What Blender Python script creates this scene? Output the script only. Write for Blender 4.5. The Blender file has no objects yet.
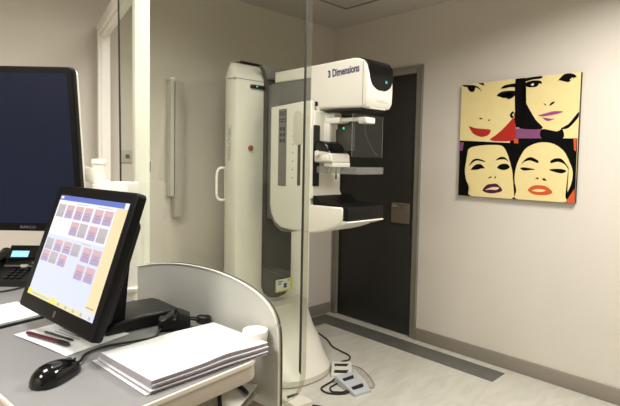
import bpy, bmesh, math, random
from mathutils import Matrix, Vector, Euler
random.seed(7)
C = bpy.context.scene.collection
SC = bpy.context.scene
PI = math.pi
R = math.radians

# ------------------------------------------------------------------ materials
def lin(c):
    return tuple(((v / 255) / 12.92 if v / 255 <= .04045 else ((v / 255 + .055) / 1.055) ** 2.4) for v in c)

def mat(name, rgb, rough=.5, metal=0., var=0., scale=8., bump=0., bscale=200., emit=0., spec=.5, coat=0.):
    m = bpy.data.materials.new(name); m.use_nodes = True
    nt = m.node_tree; b = nt.nodes['Principled BSDF']
    col = lin(rgb) + (1,)
    b.inputs['Base Color'].default_value = col
    b.inputs['Roughness'].default_value = rough
    b.inputs['Metallic'].default_value = metal
    b.inputs['Specular IOR Level'].default_value = spec
    b.inputs['Coat Weight'].default_value = coat
    tc = nt.nodes.new('ShaderNodeTexCoord')
    if var > 0:
        n = nt.nodes.new('ShaderNodeTexNoise'); n.inputs['Scale'].default_value = scale; n.inputs['Detail'].default_value = 5
        r = nt.nodes.new('ShaderNodeValToRGB')
        r.color_ramp.elements[0].position = .3; r.color_ramp.elements[1].position = .7
        r.color_ramp.elements[0].color = tuple(v * (1 - var) for v in col[:3]) + (1,)
        r.color_ramp.elements[1].color = tuple(min(1, v * (1 + var)) for v in col[:3]) + (1,)
        nt.links.new(tc.outputs['Object'], n.inputs['Vector'])
        nt.links.new(n.outputs['Fac'], r.inputs['Fac']); nt.links.new(r.outputs['Color'], b.inputs['Base Color'])
    if bump > 0:
        n2 = nt.nodes.new('ShaderNodeTexNoise'); n2.inputs['Scale'].default_value = bscale; n2.inputs['Detail'].default_value = 3
        bp = nt.nodes.new('ShaderNodeBump'); bp.inputs['Strength'].default_value = bump; bp.inputs['Distance'].default_value = .002
        nt.links.new(tc.outputs['Object'], n2.inputs['Vector'])
        nt.links.new(n2.outputs['Fac'], bp.inputs['Height']); nt.links.new(bp.outputs['Normal'], b.inputs['Normal'])
    if emit > 0:
        b.inputs['Emission Color'].default_value = col; b.inputs['Emission Strength'].default_value = emit
    return m

def clear(name, tint, gloss=1., ior=1.5, haze=0., hazecol=(.8, .8, .8)):
    m = bpy.data.materials.new(name); m.use_nodes = True
    nt = m.node_tree; nt.nodes.clear()
    out = nt.nodes.new('ShaderNodeOutputMaterial')
    tr = nt.nodes.new('ShaderNodeBsdfTransparent'); tr.inputs['Color'].default_value = tint + (1,)
    gl = nt.nodes.new('ShaderNodeBsdfGlossy'); gl.inputs['Roughness'].default_value = .0
    df = nt.nodes.new('ShaderNodeBsdfDiffuse'); df.inputs['Color'].default_value = hazecol + (1,)
    fr = nt.nodes.new('ShaderNodeFresnel'); fr.inputs['IOR'].default_value = ior
    ge = nt.nodes.new('ShaderNodeNewGeometry')
    inv = nt.nodes.new('ShaderNodeMath'); inv.operation = 'SUBTRACT'; inv.inputs[0].default_value = gloss
    mu = nt.nodes.new('ShaderNodeMath'); mu.operation = 'MULTIPLY'
    mul = nt.nodes.new('ShaderNodeMath'); mul.operation = 'MULTIPLY'; mul.inputs[1].default_value = gloss
    nt.links.new(ge.outputs['Backfacing'], mul.inputs[0]); nt.links.new(mul.outputs[0], inv.inputs[1])
    nt.links.new(fr.outputs[0], mu.inputs[0]); nt.links.new(inv.outputs[0], mu.inputs[1])
    mh = nt.nodes.new('ShaderNodeMixShader'); mh.inputs[0].default_value = haze
    nt.links.new(tr.outputs[0], mh.inputs[1]); nt.links.new(df.outputs[0], mh.inputs[2])
    mx = nt.nodes.new('ShaderNodeMixShader')
    nt.links.new(mu.outputs[0], mx.inputs[0]); nt.links.new(mh.outputs[0], mx.inputs[1]); nt.links.new(gl.outputs[0], mx.inputs[2])
    nt.links.new(mx.outputs[0], out.inputs['Surface'])
    return m

M = {}
M['wall'] = mat('wall_paint', (212, 205, 194), .75, var=.025, scale=1.5, bump=.12, bscale=180)
M['ceiling'] = mat('ceiling_paint', (196, 190, 182), .85, var=.02, scale=2)
M['skirting'] = mat('grey_skirting', (140, 132, 120), .5, var=.03, scale=6)
M['strip'] = mat('dark_floor_strip', (92, 92, 86), .38, var=.07, scale=14)
M['frame_grey'] = mat('grey_door_frame', (133, 129, 118), .45, var=.03)
M['door'] = mat('door_charcoal', (38, 36, 33), .5, var=.08, scale=20)
M['chrome'] = mat('brushed_metal', (190, 186, 176), .25, metal=1., var=.05, scale=60)
M['satin'] = mat('satin_plate', (118, 108, 92), .45, metal=.3, var=.04, scale=50)
M['white_metal'] = mat('white_powdercoat', (246, 243, 233), .4, var=.015, scale=5)
M['machine_white'] = mat('machine_white', (229, 226, 214), .35, var=.012, scale=4, coat=.1)
M['machine_side'] = mat('machine_pale_grey', (208, 204, 193), .4, var=.015, scale=4)
M['machine_grey'] = mat('machine_grey', (118, 116, 112), .45, var=.03, scale=6)
M['machine_dark'] = mat('machine_dark_grey', (72, 70, 66), .5, var=.04, scale=6)
M['black_gloss'] = mat('black_gloss', (12, 12, 13), .12, var=.1, scale=5)
M['black_plastic'] = mat('black_plastic', (17, 17, 18), .42, var=.12, scale=30, bump=.1, bscale=900)
M['black_matt'] = mat('black_matt', (20, 20, 20), .7, var=.1, scale=20)
M['black_cable'] = mat('black_cable', (18, 18, 19), .5, var=.1, scale=40)
M['bezel'] = mat('monitor_bezel', (7, 7, 8), .5, var=.1, scale=10, spec=.2)
M['dark_screen'] = mat('dark_navy_screen', (7, 12, 30), .22, var=.25, scale=1.6, spec=.3)
M['dark_screen'].node_tree.nodes['Principled BSDF'].inputs['Emission Color'].default_value = lin((8, 22, 50)) + (1,)
M['dark_screen'].node_tree.nodes['Principled BSDF'].inputs['Emission Strength'].default_value = .5
M['visor'] = mat('visor_black', (9, 9, 10), .28, var=.1, spec=.22)
M['receptor'] = mat('receptor_black', (11, 11, 11), .45, var=.1, spec=.2)
M['rack'] = mat('pale_rack', (205, 200, 188), .5, var=.03)
M['rack_shade'] = mat('rack_grey', (182, 177, 166), .5, var=.03)  # rack tone darkened for the rail's shadow; also colours the socket plate
M['emboss'] = mat('raised_lettering', (196, 196, 184), .4, var=.02)
M['desk'] = mat('grey_laminate', (134, 133, 133), .5, var=.02, scale=30)
M['desk_edge'] = mat('cream_edge_band', (228, 221, 208), .45, var=.01)
M['desk_under'] = mat('beige_apron', (192, 181, 166), .6, var=.02)
M['panel'] = mat('pale_grey_panel', (198, 198, 189), .4, var=.012, scale=3)
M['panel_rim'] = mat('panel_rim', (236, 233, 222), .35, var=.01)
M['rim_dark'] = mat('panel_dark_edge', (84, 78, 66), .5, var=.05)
M['paper'] = mat('white_paper', (222, 222, 224), .8, var=.01, scale=3)
M['paper_edge'] = mat('paper_edges', (172, 166, 172), .85, var=.12, scale=300)  # greyer than the sheets, shade on the stack's sides put into the colour
M['red_pen'] = mat('dark_red_pen', (74, 22, 32), .35, var=.05)
M['ink'] = mat('printed_ink', (96, 94, 96), .8, var=.05)
M['navy_ink'] = mat('navy_lettering', (28, 44, 92), .5, var=.05)
M['white_ink'] = mat('white_lettering', (226, 226, 226), .5, var=.02)
M['grey_ink'] = mat('grey_lettering', (176, 176, 164), .5, var=.02)
M['dark_ink'] = mat('dark_lettering', (58, 60, 64), .5, var=.02)
M['logo_ink'] = mat('silver_lettering', (110, 110, 120), .4, var=.02)
M['cyan_led'] = mat('cyan_display', (60, 190, 180), .4, emit=.9)
M['green_led'] = mat('green_led', (40, 210, 140), .4, emit=1.6)
M['lcd'] = mat('phone_lcd', (150, 208, 240), .4, emit=.75)
M['red_button'] = mat('red_button', (150, 60, 48), .4, var=.05)
M['yellow'] = mat('yellow_label', (222, 214, 40), .55, var=.03)
M['pedal'] = mat('pedal_grey', (208, 204, 192), .45, var=.03)
M['pedal_b'] = mat('pedal_blue_grey', (176, 178, 184), .42, var=.03)
M['canvas_K'] = mat('canvas_black', (9, 8, 9), .9, var=.1, spec=.1)
M['canvas_C'] = mat('canvas_cream', (226, 208, 150), .9, spec=.15, var=.02, scale=20)
M['canvas_R'] = mat('canvas_red', (170, 44, 34), .9, spec=.15, var=.03)
M['canvas_L'] = mat('canvas_lip_red', (172, 46, 36), .9, spec=.15, var=.03)
M['canvas_P'] = mat('canvas_plum', (150, 72, 130), .9, spec=.15, var=.03)
M['canvas_V'] = mat('canvas_violet', (128, 76, 116), .9, spec=.15, var=.03)
M['canvas_Q'] = mat('canvas_dark_plum', (72, 34, 62), .9, spec=.15, var=.03)
M['canvas_O'] = mat('canvas_orange', (200, 88, 48), .9, spec=.15, var=.03)
M['canvas_W'] = mat('canvas_white', (232, 222, 190), .9, spec=.15, var=.03)
M['canvas_side'] = mat('canvas_side', (40, 36, 32), .7, var=.05)
M['glass'] = clear('shield_glass', (.925, .945, .908), gloss=.95, ior=1.5)
M['acrylic'] = clear('clear_acrylic', (.90, .90, .88), gloss=.8, haze=.022, hazecol=(.6, .6, .58))
M['acrylic_tray'] = clear('clear_tray_acrylic', (.80, .80, .78), gloss=.8, haze=.13, hazecol=(.62, .62, .58))
M['film'] = clear('clear_film', (.94, .94, .94), gloss=.8, haze=.06)
M['glass_edge'] = clear('glass_edge', (.78, .78, .72), gloss=.5, haze=.27, hazecol=(.50, .48, .42))
M['seal'] = mat('dark_glass_seal', (40, 38, 30), .5, var=.05)

# floor: pale mottled vinyl with faint veins
def floor_mat():
    m = bpy.data.materials.new('pale_vinyl_floor'); m.use_nodes = True
    nt = m.node_tree; b = nt.nodes['Principled BSDF']; b.inputs['Roughness'].default_value = .42
    tc = nt.nodes.new('ShaderNodeTexCoord')
    mp = nt.nodes.new('ShaderNodeMapping'); mp.inputs['Scale'].default_value = (1, 3.2, 1); mp.inputs['Rotation'].default_value = (0, 0, .9)
    n = nt.nodes.new('ShaderNodeTexNoise'); n.inputs['Scale'].default_value = 4; n.inputs['Detail'].default_value = 9; n.inputs['Distortion'].default_value = 1.2
    r = nt.nodes.new('ShaderNodeValToRGB')
    r.color_ramp.elements[0].position = .3; r.color_ramp.elements[1].position = .68
    r.color_ramp.elements[0].color = lin((180, 177, 166)) + (1,); r.color_ramp.elements[1].color = lin((196, 193, 182)) + (1,)
    nt.links.new(tc.outputs['Object'], mp.inputs['Vector']); nt.links.new(mp.outputs[0], n.inputs['Vector'])
    nt.links.new(n.outputs['Fac'], r.inputs['Fac']); nt.links.new(r.outputs['Color'], b.inputs['Base Color'])
    return m
M['floor'] = floor_mat()

# ------------------------------------------------------------------ mesh builder
class MB:
    def __init__(s): s.bm = bmesh.new(); s.mi = 0
    def _add(s, b, mi=None):
        mi = s.mi if mi is None else mi
        for f in b.faces: f.material_index = mi
        me = bpy.data.meshes.new('t'); b.to_mesh(me); b.free(); s.bm.from_mesh(me); bpy.data.meshes.remove(me)
        return s
    def _bev(s, b, bev, seg=3):
        if bev > 0:
            ed = [e for e in b.edges if len(e.link_faces) == 2 and e.calc_face_angle(0) > .5]
            bmesh.ops.bevel(b, geom=ed, offset=bev, segments=seg, affect='EDGES', profile=.5, clamp_overlap=True)
    def box(s, x0, x1, y0, y1, z0, z1, bev=0, seg=2, X=None, mi=None):
        b = bmesh.new()
        bmesh.ops.create_cube(b, size=1, matrix=Matrix.Translation(((x0+x1)/2, (y0+y1)/2, (z0+z1)/2)) @ Matrix.Diagonal((x1-x0, y1-y0, z1-z0, 1)))
        s._bev(b, bev, seg)
        if X is not None: b.transform(X)
        return s._add(b, mi)
    def prism(s, pts, ax, a, c, bev=0, seg=3, X=None, mi=None):
        f = {'z': lambda p, t: (p[0], p[1], t), 'x': lambda p, t: (t, p[0], p[1]), 'y': lambda p, t: (p[0], t, p[1])}[ax]
        b = bmesh.new()
        lo = [b.verts.new(f(p, a)) for p in pts]; hi = [b.verts.new(f(p, c)) for p in pts]
        f1 = b.faces.new(lo); f2 = b.faces.new(hi[::-1]); n = len(pts)
        for i in range(n): b.faces.new((lo[i], hi[i], hi[(i+1) % n], lo[(i+1) % n]))
        bmesh.ops.recalc_face_normals(b, faces=b.faces)
        if bev > 0:
            ed = list(f1.edges) + list(f2.edges)
            bmesh.ops.bevel(b, geom=ed, offset=bev, segments=seg, affect='EDGES', profile=.5, clamp_overlap=True)
        if X is not None: b.transform(X)
        return s._add(b, mi)
    def tube(s, pts, r, seg=10, closed=False, X=None, mi=None):
        b = bmesh.new(); P = [Vector(p) for p in pts]; n = len(P); rings = []
        up = Vector((0, 0, 1))
        for i, p in enumerate(P):
            a = P[i-1] if (i > 0 or closed) else P[i]; c = P[(i+1) % n] if (i < n-1 or closed) else P[i]
            t = (c - a).normalized()
            u = up if abs(t.dot(up)) < .97 else Vector((0, 1, 0))
            e = t.cross(u).normalized(); g = t.cross(e).normalized()
            rr = r[i] if isinstance(r, (list, tuple)) else r
            rings.append([b.verts.new(p + e * math.cos(2*PI*k/seg) * rr + g * math.sin(2*PI*k/seg) * rr) for k in range(seg)])
        for i in range(n if closed else n-1):
            A, B = rings[i], rings[(i+1) % n]
            for k in range(seg): b.faces.new((A[k], A[(k+1) % seg], B[(k+1) % seg], B[k]))
        if not closed: b.faces.new(rings[0][::-1]); b.faces.new(rings[-1])
        bmesh.ops.recalc_face_normals(b, faces=b.faces)
        if X is not None: b.transform(X)
        return s._add(b, mi)
    def lathe(s, prof, cx=0, cy=0, cz=0, seg=32, X=None, mi=None):
        return s.loft([[(cx + r*math.cos(2*PI*k/seg), cy + r*math.sin(2*PI*k/seg), cz + z) for k in range(seg)] for r, z in prof], X=X, mi=mi)
    def loft(s, rings, cap=True, X=None, mi=None):
        b = bmesh.new(); V = [[b.verts.new(p) for p in r] for r in rings]; n = len(rings[0])
        for A, B in zip(V, V[1:]):
            for k in range(n): b.faces.new((A[k], A[(k+1) % n], B[(k+1) % n], B[k]))
        if cap: b.faces.new(V[0][::-1]); b.faces.new(V[-1])
        bmesh.ops.recalc_face_normals(b, faces=b.faces)
        if X is not None: b.transform(X)
        return s._add(b, mi)
    def grid(s, rows, X=None, mi=None):
        b = bmesh.new(); V = [[b.verts.new(p) for p in r] for r in rows]
        for A, B in zip(V, V[1:]):
            for k in range(len(A)-1): b.faces.new((A[k], A[k+1], B[k+1], B[k]))
        if X is not None: b.transform(X)
        return s._add(b, mi)
    def poly(s, pts, X=None, mi=None):
        b = bmesh.new(); f = b.faces.new([b.verts.new(p) for p in pts])
        bmesh.ops.triangulate(b, faces=[f])
        if X is not None: b.transform(X)
        return s._add(b, mi)

WM = {}
def obj(name, mb, m, parent=None, world=False, smooth=True, label=None):
    bm = mb.bm if isinstance(mb, MB) else mb
    if parent is not None and world: bm.transform(WM[parent.name].inverted())
    me = bpy.data.meshes.new(name); bm.to_mesh(me); bm.free()
    for x in (m if isinstance(m, (list, tuple)) else [m]): me.materials.append(M[x])
    if smooth:
        me.shade_smooth(); me.set_sharp_from_angle(angle=R(38))
    o = bpy.data.objects.new(name, me); C.objects.link(o)
    if parent is not None: o.parent = parent; WM[o.name] = WM[parent.name]
    else: WM[o.name] = Matrix.Identity(4)
    if label: o['label'] = label
    return o
def tag(o, label, cat, group=None):
    o['label'] = label; o['category'] = cat
    if group: o['group'] = group
    return o
def thing(name, label, cat, loc=(0, 0, 0), rot=(0, 0, 0), group=None):
    o = bpy.data.objects.new(name, None); C.objects.link(o); o.empty_display_size = .1
    o.location = loc; o.rotation_euler = rot
    WM[o.name] = Matrix.Translation(loc) @ Euler(rot).to_matrix().to_4x4()
    return tag(o, label, cat, group)
def struct(name, mb, m, label, parent=None, world=False):
    o = obj(name, mb, m, parent, world); o['kind'] = 'structure'; o['label'] = label
    return o
def solo(name, mb, m, label, cat, base, group=None, rz=0):
    """a thing that is one mesh; its origin is put at its base"""
    X = Matrix.Translation(base) @ Matrix.Rotation(rz, 4, 'Z')
    mb.bm.transform(X.inverted())
    o = obj(name, mb, m); o.location = base; o.rotation_euler = (0, 0, rz); WM[o.name] = X
    return tag(o, label, cat, group)
def lettering(name, text, size, Mx, m, parent, depth=.0006, align='CENTER', bold=0., sx=1., world=True):
    cu = bpy.data.curves.new(name, 'FONT'); cu.body = text; cu.size = size; cu.align_x = align; cu.align_y = 'CENTER'
    cu.extrude = depth; cu.offset = bold; cu.resolution_u = 3
    t = bpy.data.objects.new('t', cu); C.objects.link(t)
    dg = bpy.context.evaluated_depsgraph_get(); me = bpy.data.meshes.new_from_object(t.evaluated_get(dg))
    bpy.data.objects.remove(t); bpy.data.curves.remove(cu)
    me.transform(Matrix.Diagonal((sx, 1, 1, 1)))
    me.transform((WM[parent.name].inverted() @ Mx) if world else Mx)
    me.name = name; me.materials.clear(); me.materials.append(M[m])
    o = bpy.data.objects.new(name, me); C.objects.link(o); o.parent = parent; WM[o.name] = WM[parent.name]
    return o
def face_to(p, right, up):
    """matrix whose local x is `right`, local y is `up`, at point p"""
    r = Vector(right).normalized(); u = Vector(up).normalized(); n = r.cross(u)
    m = Matrix((r, u, n)).transposed().to_4x4(); m.translation = Vector(p); return m
def smooth_path(P, k=8):
    P = [Vector(p) for p in P]; out = []
    for i in range(len(P)-1):
        p0 = P[max(i-1, 0)]; p1 = P[i]; p2 = P[i+1]; p3 = P[min(i+2, len(P)-1)]
        for j in range(k):
            t = j / k
            out.append(.5*((2*p1) + (-p0+p2)*t + (2*p0-5*p1+4*p2-p3)*t*t + (-p0+3*p1-3*p2+p3)*t**3))
    out.append(P[-1]); return out
def rrect(x0, x1, y0, y1, r, n=5):
    out = []
    for cx, cy, a in ((x1-r, y1-r, 0), (x0+r, y1-r, 90), (x0+r, y0+r, 180), (x1-r, y0+r, 270)):
        for k in range(n+1):
            t = R(a + 90*k/n); out.append((cx + r*math.cos(t), cy + r*math.sin(t)))
    return out
def spline2(P, k=6): return [(v.x, v.y) for v in smooth_path([(p[0], p[1], 0) for p in P], k)]

# ------------------------------------------------------------------ room shell
XR, YB, ZC, XL, YF = 3.275, 3.075, 2.61, -1.9, -2.3
DY0, DY1, DZ = 2.125, 3.05, 2.174                      # door frame in the right wall
b = MB().box(XL-.1, XR+.12, YF-.1, YB+.12, -.1, 0); struct('floor', b, 'floor', 'pale grey mottled vinyl floor')
b = MB().box(XL-.1, XR+.12, YF-.1, YB+.12, ZC, ZC+.1); struct('ceiling', b, 'ceiling', 'plain light ceiling')
b = MB().box(XR, XR+.12, YF-.1, DY0, 0, ZC).box(XR, XR+.12, DY1, YB+.12, 0, ZC).box(XR, XR+.12, DY0, DY1, DZ, ZC)
struct('wall_right', b, 'wall', 'cream painted wall with the painting and the dark door')
b = MB().box(XL-.1, XR, YB, YB+.12, 0, ZC); struct('wall_back', b, 'wall', 'cream painted wall behind the scanner')
b = MB().box(XL-.1, XL, YF, YB, 0, ZC); struct('wall_left', b, 'wall', 'cream painted wall on the left')
b = MB().box(XL, XR, YF-.1, YF, 0, ZC); struct('wall_front', b, 'wall', 'cream painted wall behind the viewer')
b = MB().box(XR-.014, XR, YF, DY0, 0, .098, .003); struct('baseboard_right', b, 'skirting', 'grey skirting board under the painting')
b = MB().box(XL, XR-.014, YB-.014, YB, 0, .098, .003); struct('baseboard_back', b, 'skirting', 'grey skirting board along the back wall')
# door
d = bpy.data.objects.new('door_1', None); C.objects.link(d); d.location = (XR, 2.59, 0); WM['door_1'] = Matrix.Translation((XR, 2.59, 0))
d['kind'] = 'structure'; d['label'] = 'dark charcoal door with grey frame right of the scanner'
b = MB().box(XR+.012, XR+.055, 2.186, 2.989, .008, 2.112, .002); obj('door_leaf', b, 'door', d, True)
b = MB().box(XR-.012, XR+.08, DY0, 2.183, 0, DZ, .004).box(XR-.012, XR+.08, 2.992, DY1, 0, DZ, .004).box(XR-.012, XR+.08, 2.183, 2.992, 2.115, DZ, .004)
b.box(XR-.02, XR-.01, DY0, DY0+.014, 0, DZ, .002).box(XR-.02, XR-.01, DY0+.014, DY1, DZ-.014, DZ, .002)
obj('door_frame', b, 'frame_grey', d, True)
b = MB().prism(rrect(2.222, 2.40, .915, 1.082, .012), 'x', XR-.002, XR+.013, .002)
hp = obj('handle_plate', b, 'satin', d, True, label='satin beige push plate with a recessed chrome pull')
b = MB().box(XR-.009, XR-.001, 2.245, 2.385, 1.045, 1.062, .003).box(XR-.006, XR-.001, 2.235, 2.395, 1.064, 1.07, .002)
obj('pull_bar', b, 'chrome', hp, True)
# in-floor cable channel
b = MB().box(3.0, 3.185, 1.36, 3.045, 0, .0025)
b.box(1.0, 3.0, 2.872, 3.045, 0, .0025)
struct('trim_1', b, 'strip', 'dark grey floor channel cover running along the wall past the door')
# ceiling panel
t = thing('ceiling_panel', 'square ceiling panel with a thin dark border above the scanner', 'ceiling panel', (2.56, 2.28, ZC))
b = MB().box(2.24, 2.867, 1.965, 2.586, ZC-.006, ZC, .002); obj('panel', b, 'ceiling', t, True)
b = MB()
for a in ((2.225, 2.24, 1.95, 2.601), (2.867, 2.882, 1.95, 2.601), (2.24, 2.867, 1.95, 1.965), (2.24, 2.867, 2.586, 2.601)): b.box(*a, ZC-.012, ZC)
obj('trim', b, 'skirting', t, True)
# socket on the back wall
t = thing('wall_socket', 'small grey wall socket plate seen through the left edge of the glass', 'socket', (1.331, YB, 1.38))
b = MB().box(1.29, 1.37, YB-.012, YB, 1.375, 1.455, .003); obj('plate', b, 'rack_shade', t, True)
b = MB().box(1.318, 1.344, YB-.016, YB-.012, 1.402, 1.428, .002); obj('rocker', b, 'machine_dark', t, True)
# narrow rack rail on the back wall; the grey body paints its shadow
t = thing('wall_rack', 'narrow pale rail on the wall left of the scanner, its shadow built as a grey box', 'rack', (1.655, YB, 1.0))
b = MB().box(1.642, 1.708, YB-.06, YB, 1.005, 1.93, .006); obj('body', b, 'rack_shade', t, True)
b = MB().box(1.606, 1.634, YB-.065, YB, 1.15, 1.937, .004); obj('side_rail', b, 'rack', t, True, label='paler upright rail')
b = MB().box(1.602, 1.637, YB-.068, YB, 1.937, 1.952, .003); obj('cap', b, 'white_metal', t, True)
ART = [
('K', [(0,498),(595,461),(616,0),(2,0)]),
('K', [(467,507),(996,496),(999,0),(489,0)]),
('R', [(498,680),(434,618),(361,551),(293,494),(499,490),(512,587)]),
('K', [(499,999),(575,999),(593,591),(545,593),(508,627),(498,687),(504,787)]),
('K', [(4,995),(52,992),(119,983),(161,964),(187,936),(196,910),(184,932),(154,954),(134,959),(125,931),(97,925),(71,942),(56,971),(27,979)]),
('K', [(155,998),(209,994),(221,970),(193,979)]),
('K', [(368,930),(397,953),(449,960),(503,960),(505,931),(450,934),(406,929)]),
('K', [(335,872),(365,898),(407,906),(466,904),(499,894),(500,872),(476,846),(432,832),(461,854),(467,878),(422,890),(426,864),(394,848),(366,862)]),
('K', [(177,689),(197,693),(217,680),(194,679)]),
('K', [(262,666),(282,678),(278,660)]),
('L', [(87,620),(118,613),(168,596),(201,593),(241,592),(292,583),(275,543),(220,525),(162,539),(120,567)]),
('K', [(457,697),(467,721),(486,731),(498,709),(493,685),(476,674)]),
('W', [(479,700),(486,717),(494,705),(489,688)]),
('V', [(514,589),(724,588),(728,501),(517,506)]),
('K', [(493,996),(568,998),(558,898),(583,811),(629,724),(674,652),(732,581),(607,578),(535,595),(509,632)]),
('K', [(561,993),(699,999),(704,980),(632,977),(569,967)]),
('K', [(563,946),(598,964),(646,970),(701,960),(709,936),(689,941),(669,918),(621,917),(592,925)]),
('W', [(620,937),(640,948),(650,938),(637,927)]),
('K', [(828,940),(852,971),(883,994),(933,992),(969,967),(941,952),(911,929),(879,945),(853,961)]),
('W', [(920,949),(941,962),(945,957),(926,943)]),
('K', [(730,780),(750,772),(748,761)]),
('K', [(777,763),(792,782),(815,787),(809,774),(784,758)]),
('P', [(693,686),(740,697),(799,711),(832,712),(881,706),(846,691),(781,681),(727,677)]),
('P', [(728,670),(769,651),(821,656),(782,639),(749,646)]),
('K', [(996,695),(999,663),(951,599),(915,572),(870,573),(926,607),(961,652)]),
('K', [(725,574),(839,553),(883,569),(887,495),(733,498)]),
('C', [(84,407),(125,437),(223,451),(334,453),(404,442),(444,391),(477,304),(504,203),(501,102),(498,0),(134,0),(114,83),(78,143),(62,236),(79,314),(94,360)]),
('K', [(102,268),(130,318),(179,335),(248,316),(245,307),(179,318),(139,302)]),
('K', [(347,320),(388,350),(430,347),(465,311),(431,329),(389,329)]),
('K', [(120,237),(165,281),(214,285),(250,253),(215,247),(191,239),(158,235)]),
('K', [(365,258),(395,288),(448,292),(476,267),(450,245),(408,240)]),
('K', [(286,169),(317,185),(317,173),(296,164)]),
('K', [(343,168),(354,190),(358,166)]),
('Q', [(239,55),(277,106),(324,118),(371,118),(419,68),(374,44),(304,35)]),
('C', [(268,63),(326,89),(388,89),(366,68),(311,68)]),
('V', [(4,482),(42,481),(31,404),(4,407)]),
('C', [(567,365),(610,426),(684,462),(756,469),(828,453),(899,402),(944,323),(974,238),(965,138),(929,50),(915,0),(552,0),(541,73),(521,164),(532,273)]),
('K', [(570,289),(607,335),(651,350),(707,324),(705,303),(645,323),(600,312)]),
('K', [(806,322),(840,341),(889,337),(932,287),(944,255),(911,297),(862,315),(809,304)]),
('K', [(564,258),(594,266),(648,260),(688,250),(648,245),(596,240)]),
('K', [(797,251),(844,260),(899,258),(927,244),(894,225),(838,235)]),
('K', [(689,171),(710,190),(723,175)]),
('K', [(743,180),(769,181),(784,163),(758,163)]),
('O', [(636,82),(676,118),(728,125),(786,115),(831,74),(789,49),(717,45),(672,53)]),
('C', [(671,80),(722,94),(780,86),(745,72),(701,72)]),
('O', [(993,111),(931,0),(999,0)]),
('O', [(968,493),(992,493),(991,394),(976,409)]),
('O', [(502,503),(538,503),(540,464),(504,465)]),
('C', [(478,248),(500,179),(514,87),(505,1),(489,0)]),
]
# ------------------------------------------------------------------ painting
PX = 3.245
t = thing('painting', 'square pop art canvas of four cropped women\'s faces on the right wall', 'painting', (XR, 1.39, 1.1787))
b = MB(); b.box(PX+.002, XR, .9977, 1.7849, 1.1787, 1.9796, 0); sd = obj('canvas_frame', b, 'canvas_side', t, True, smooth=False)
keys = list('KCRLPVQOW'); b = MB()
b.box(PX+.0005, PX+.002, .9977, 1.7849, 1.1787, 1.9796, 0, mi=keys.index('C'))
for i, (k, q) in enumerate(ART):
    pts = [(PX - .00004*i, 1.7849 - .7872*u/999, 1.1787 + .8009*v/999) for u, v in q]
    if len(pts) > 4:
        cl = smooth_path([pts[-1]] + pts + [pts[0], pts[1]], 4)[4:-4]; pts = [(v.x, min(max(v.y, .9977), 1.7849), min(max(v.z, 1.1787), 1.9796)) for v in cl[:-1]]
    b.poly(pts, mi=keys.index(k))
obj('printed_canvas', b, ['canvas_'+k for k in keys], t, True, smooth=False)

# ------------------------------------------------------------------ mammography unit
t = thing('mammography_unit', 'tall white and grey breast scanner standing before the back wall', 'medical scanner', (2.13, 2.6, 0))
P = lambda n, b, m, par=t, label=None, sm=True: obj(n, b, m, par, True, sm, label)
def plan(s, fy, by, cy=0.05):
    # front-left -> front-right -> back; tapering plan of the gantry cabinet
    return [(1.785+s, fy+.02), (1.80+s, fy), (2.46-s, fy), (2.475-s, fy+.02), (2.475-s, 2.63), (2.22-s*.5, by), (2.04+s*.5, by), (1.785+s, 2.63)]
rings = [[(x, y, z) for x, y in plan(s, fy, by)] for s, fy, by, z in
         [(.02, 2.55, 2.96, .02), (0, 2.53, 2.98, .06), (0, 2.53, 2.98, 1.915), (.001, 2.532, 2.98, 1.93), (.006, 2.545, 2.97, 1.955), (.03, 2.60, 2.95, 2.02), (.06, 2.66, 2.92, 2.045), (.11, 2.72, 2.88, 2.055)]]
b = MB().loft(rings); cab = P('cabinet', b, 'machine_white')
b = MB().box(1.783, 2.477, 2.5285, 2.60, 1.918, 1.921); P('cabinet_seam', b, 'machine_grey', cab)
b = MB().box(1.905, 2.03, 2.515, 2.535, 1.868, 1.892, .003); sb = P('status_bar', b, 'black_gloss')
b = MB().box(1.942, 1.954, 2.513, 2.516, 1.877, 1.884); P('status_light', b, 'cyan_led', sb)
b = MB().lathe([(.0, 0), (.017, 0), (.017, .012), (.012, .018), (0, .018)], X=face_to((1.91, 2.53, 1.484), (1, 0, 0), (0, 0, 1))); P('emergency_button', b, 'red_button', label='round red emergency button')
# D-shaped handle on the cabinet side
hp_ = [(1.797, 2.64, 1.35), (1.765, 2.65, 1.352), (1.742, 2.655, 1.325), (1.738, 2.655, 1.25), (1.742, 2.655, 1.17), (1.765, 2.65, 1.145), (1.797, 2.64, 1.147)]
b = MB().tube(smooth_path(hp_, 5), .0085, 8).tube([(1.797, 2.64, 1.35), (1.797, 2.64, 1.147)], .008, 8); P('side_handle', b, 'white_metal')
lettering('side_lettering', 'HOLOGIC', .05, face_to((1.784, 2.578, 1.515), (0, 0, 1), (0, 1, 0)), 'emboss', t, bold=.0012, depth=.003)
# grey spine
sp = [(2.016, .56), (2.035, .51), (2.075, .478), (2.135, .468), (2.2, .478), (2.24, .51), (2.256, .56), (2.256, 1.93), (2.275, 1.985), (2.31, 2.022), (1.97, 2.022), (1.998, 1.985), (2.016, 1.93)]
b = MB().prism(sp, 'y', 2.497, 2.535, .006); P('spine', b, 'machine_dark')
b = MB().prism([(2.0155, 1.935), (2.2565, 1.935), (2.275, 1.985), (2.31, 2.022), (1.97, 2.022), (1.998, 1.985)], 'y', 2.490, 2.50, .003); P('spine_cap', b, 'machine_grey')
b = MB().box(2.03, 2.235, 2.37, 2.51, 1.02, 1.9, .01); P('arm_mount', b, 'machine_grey')
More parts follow.
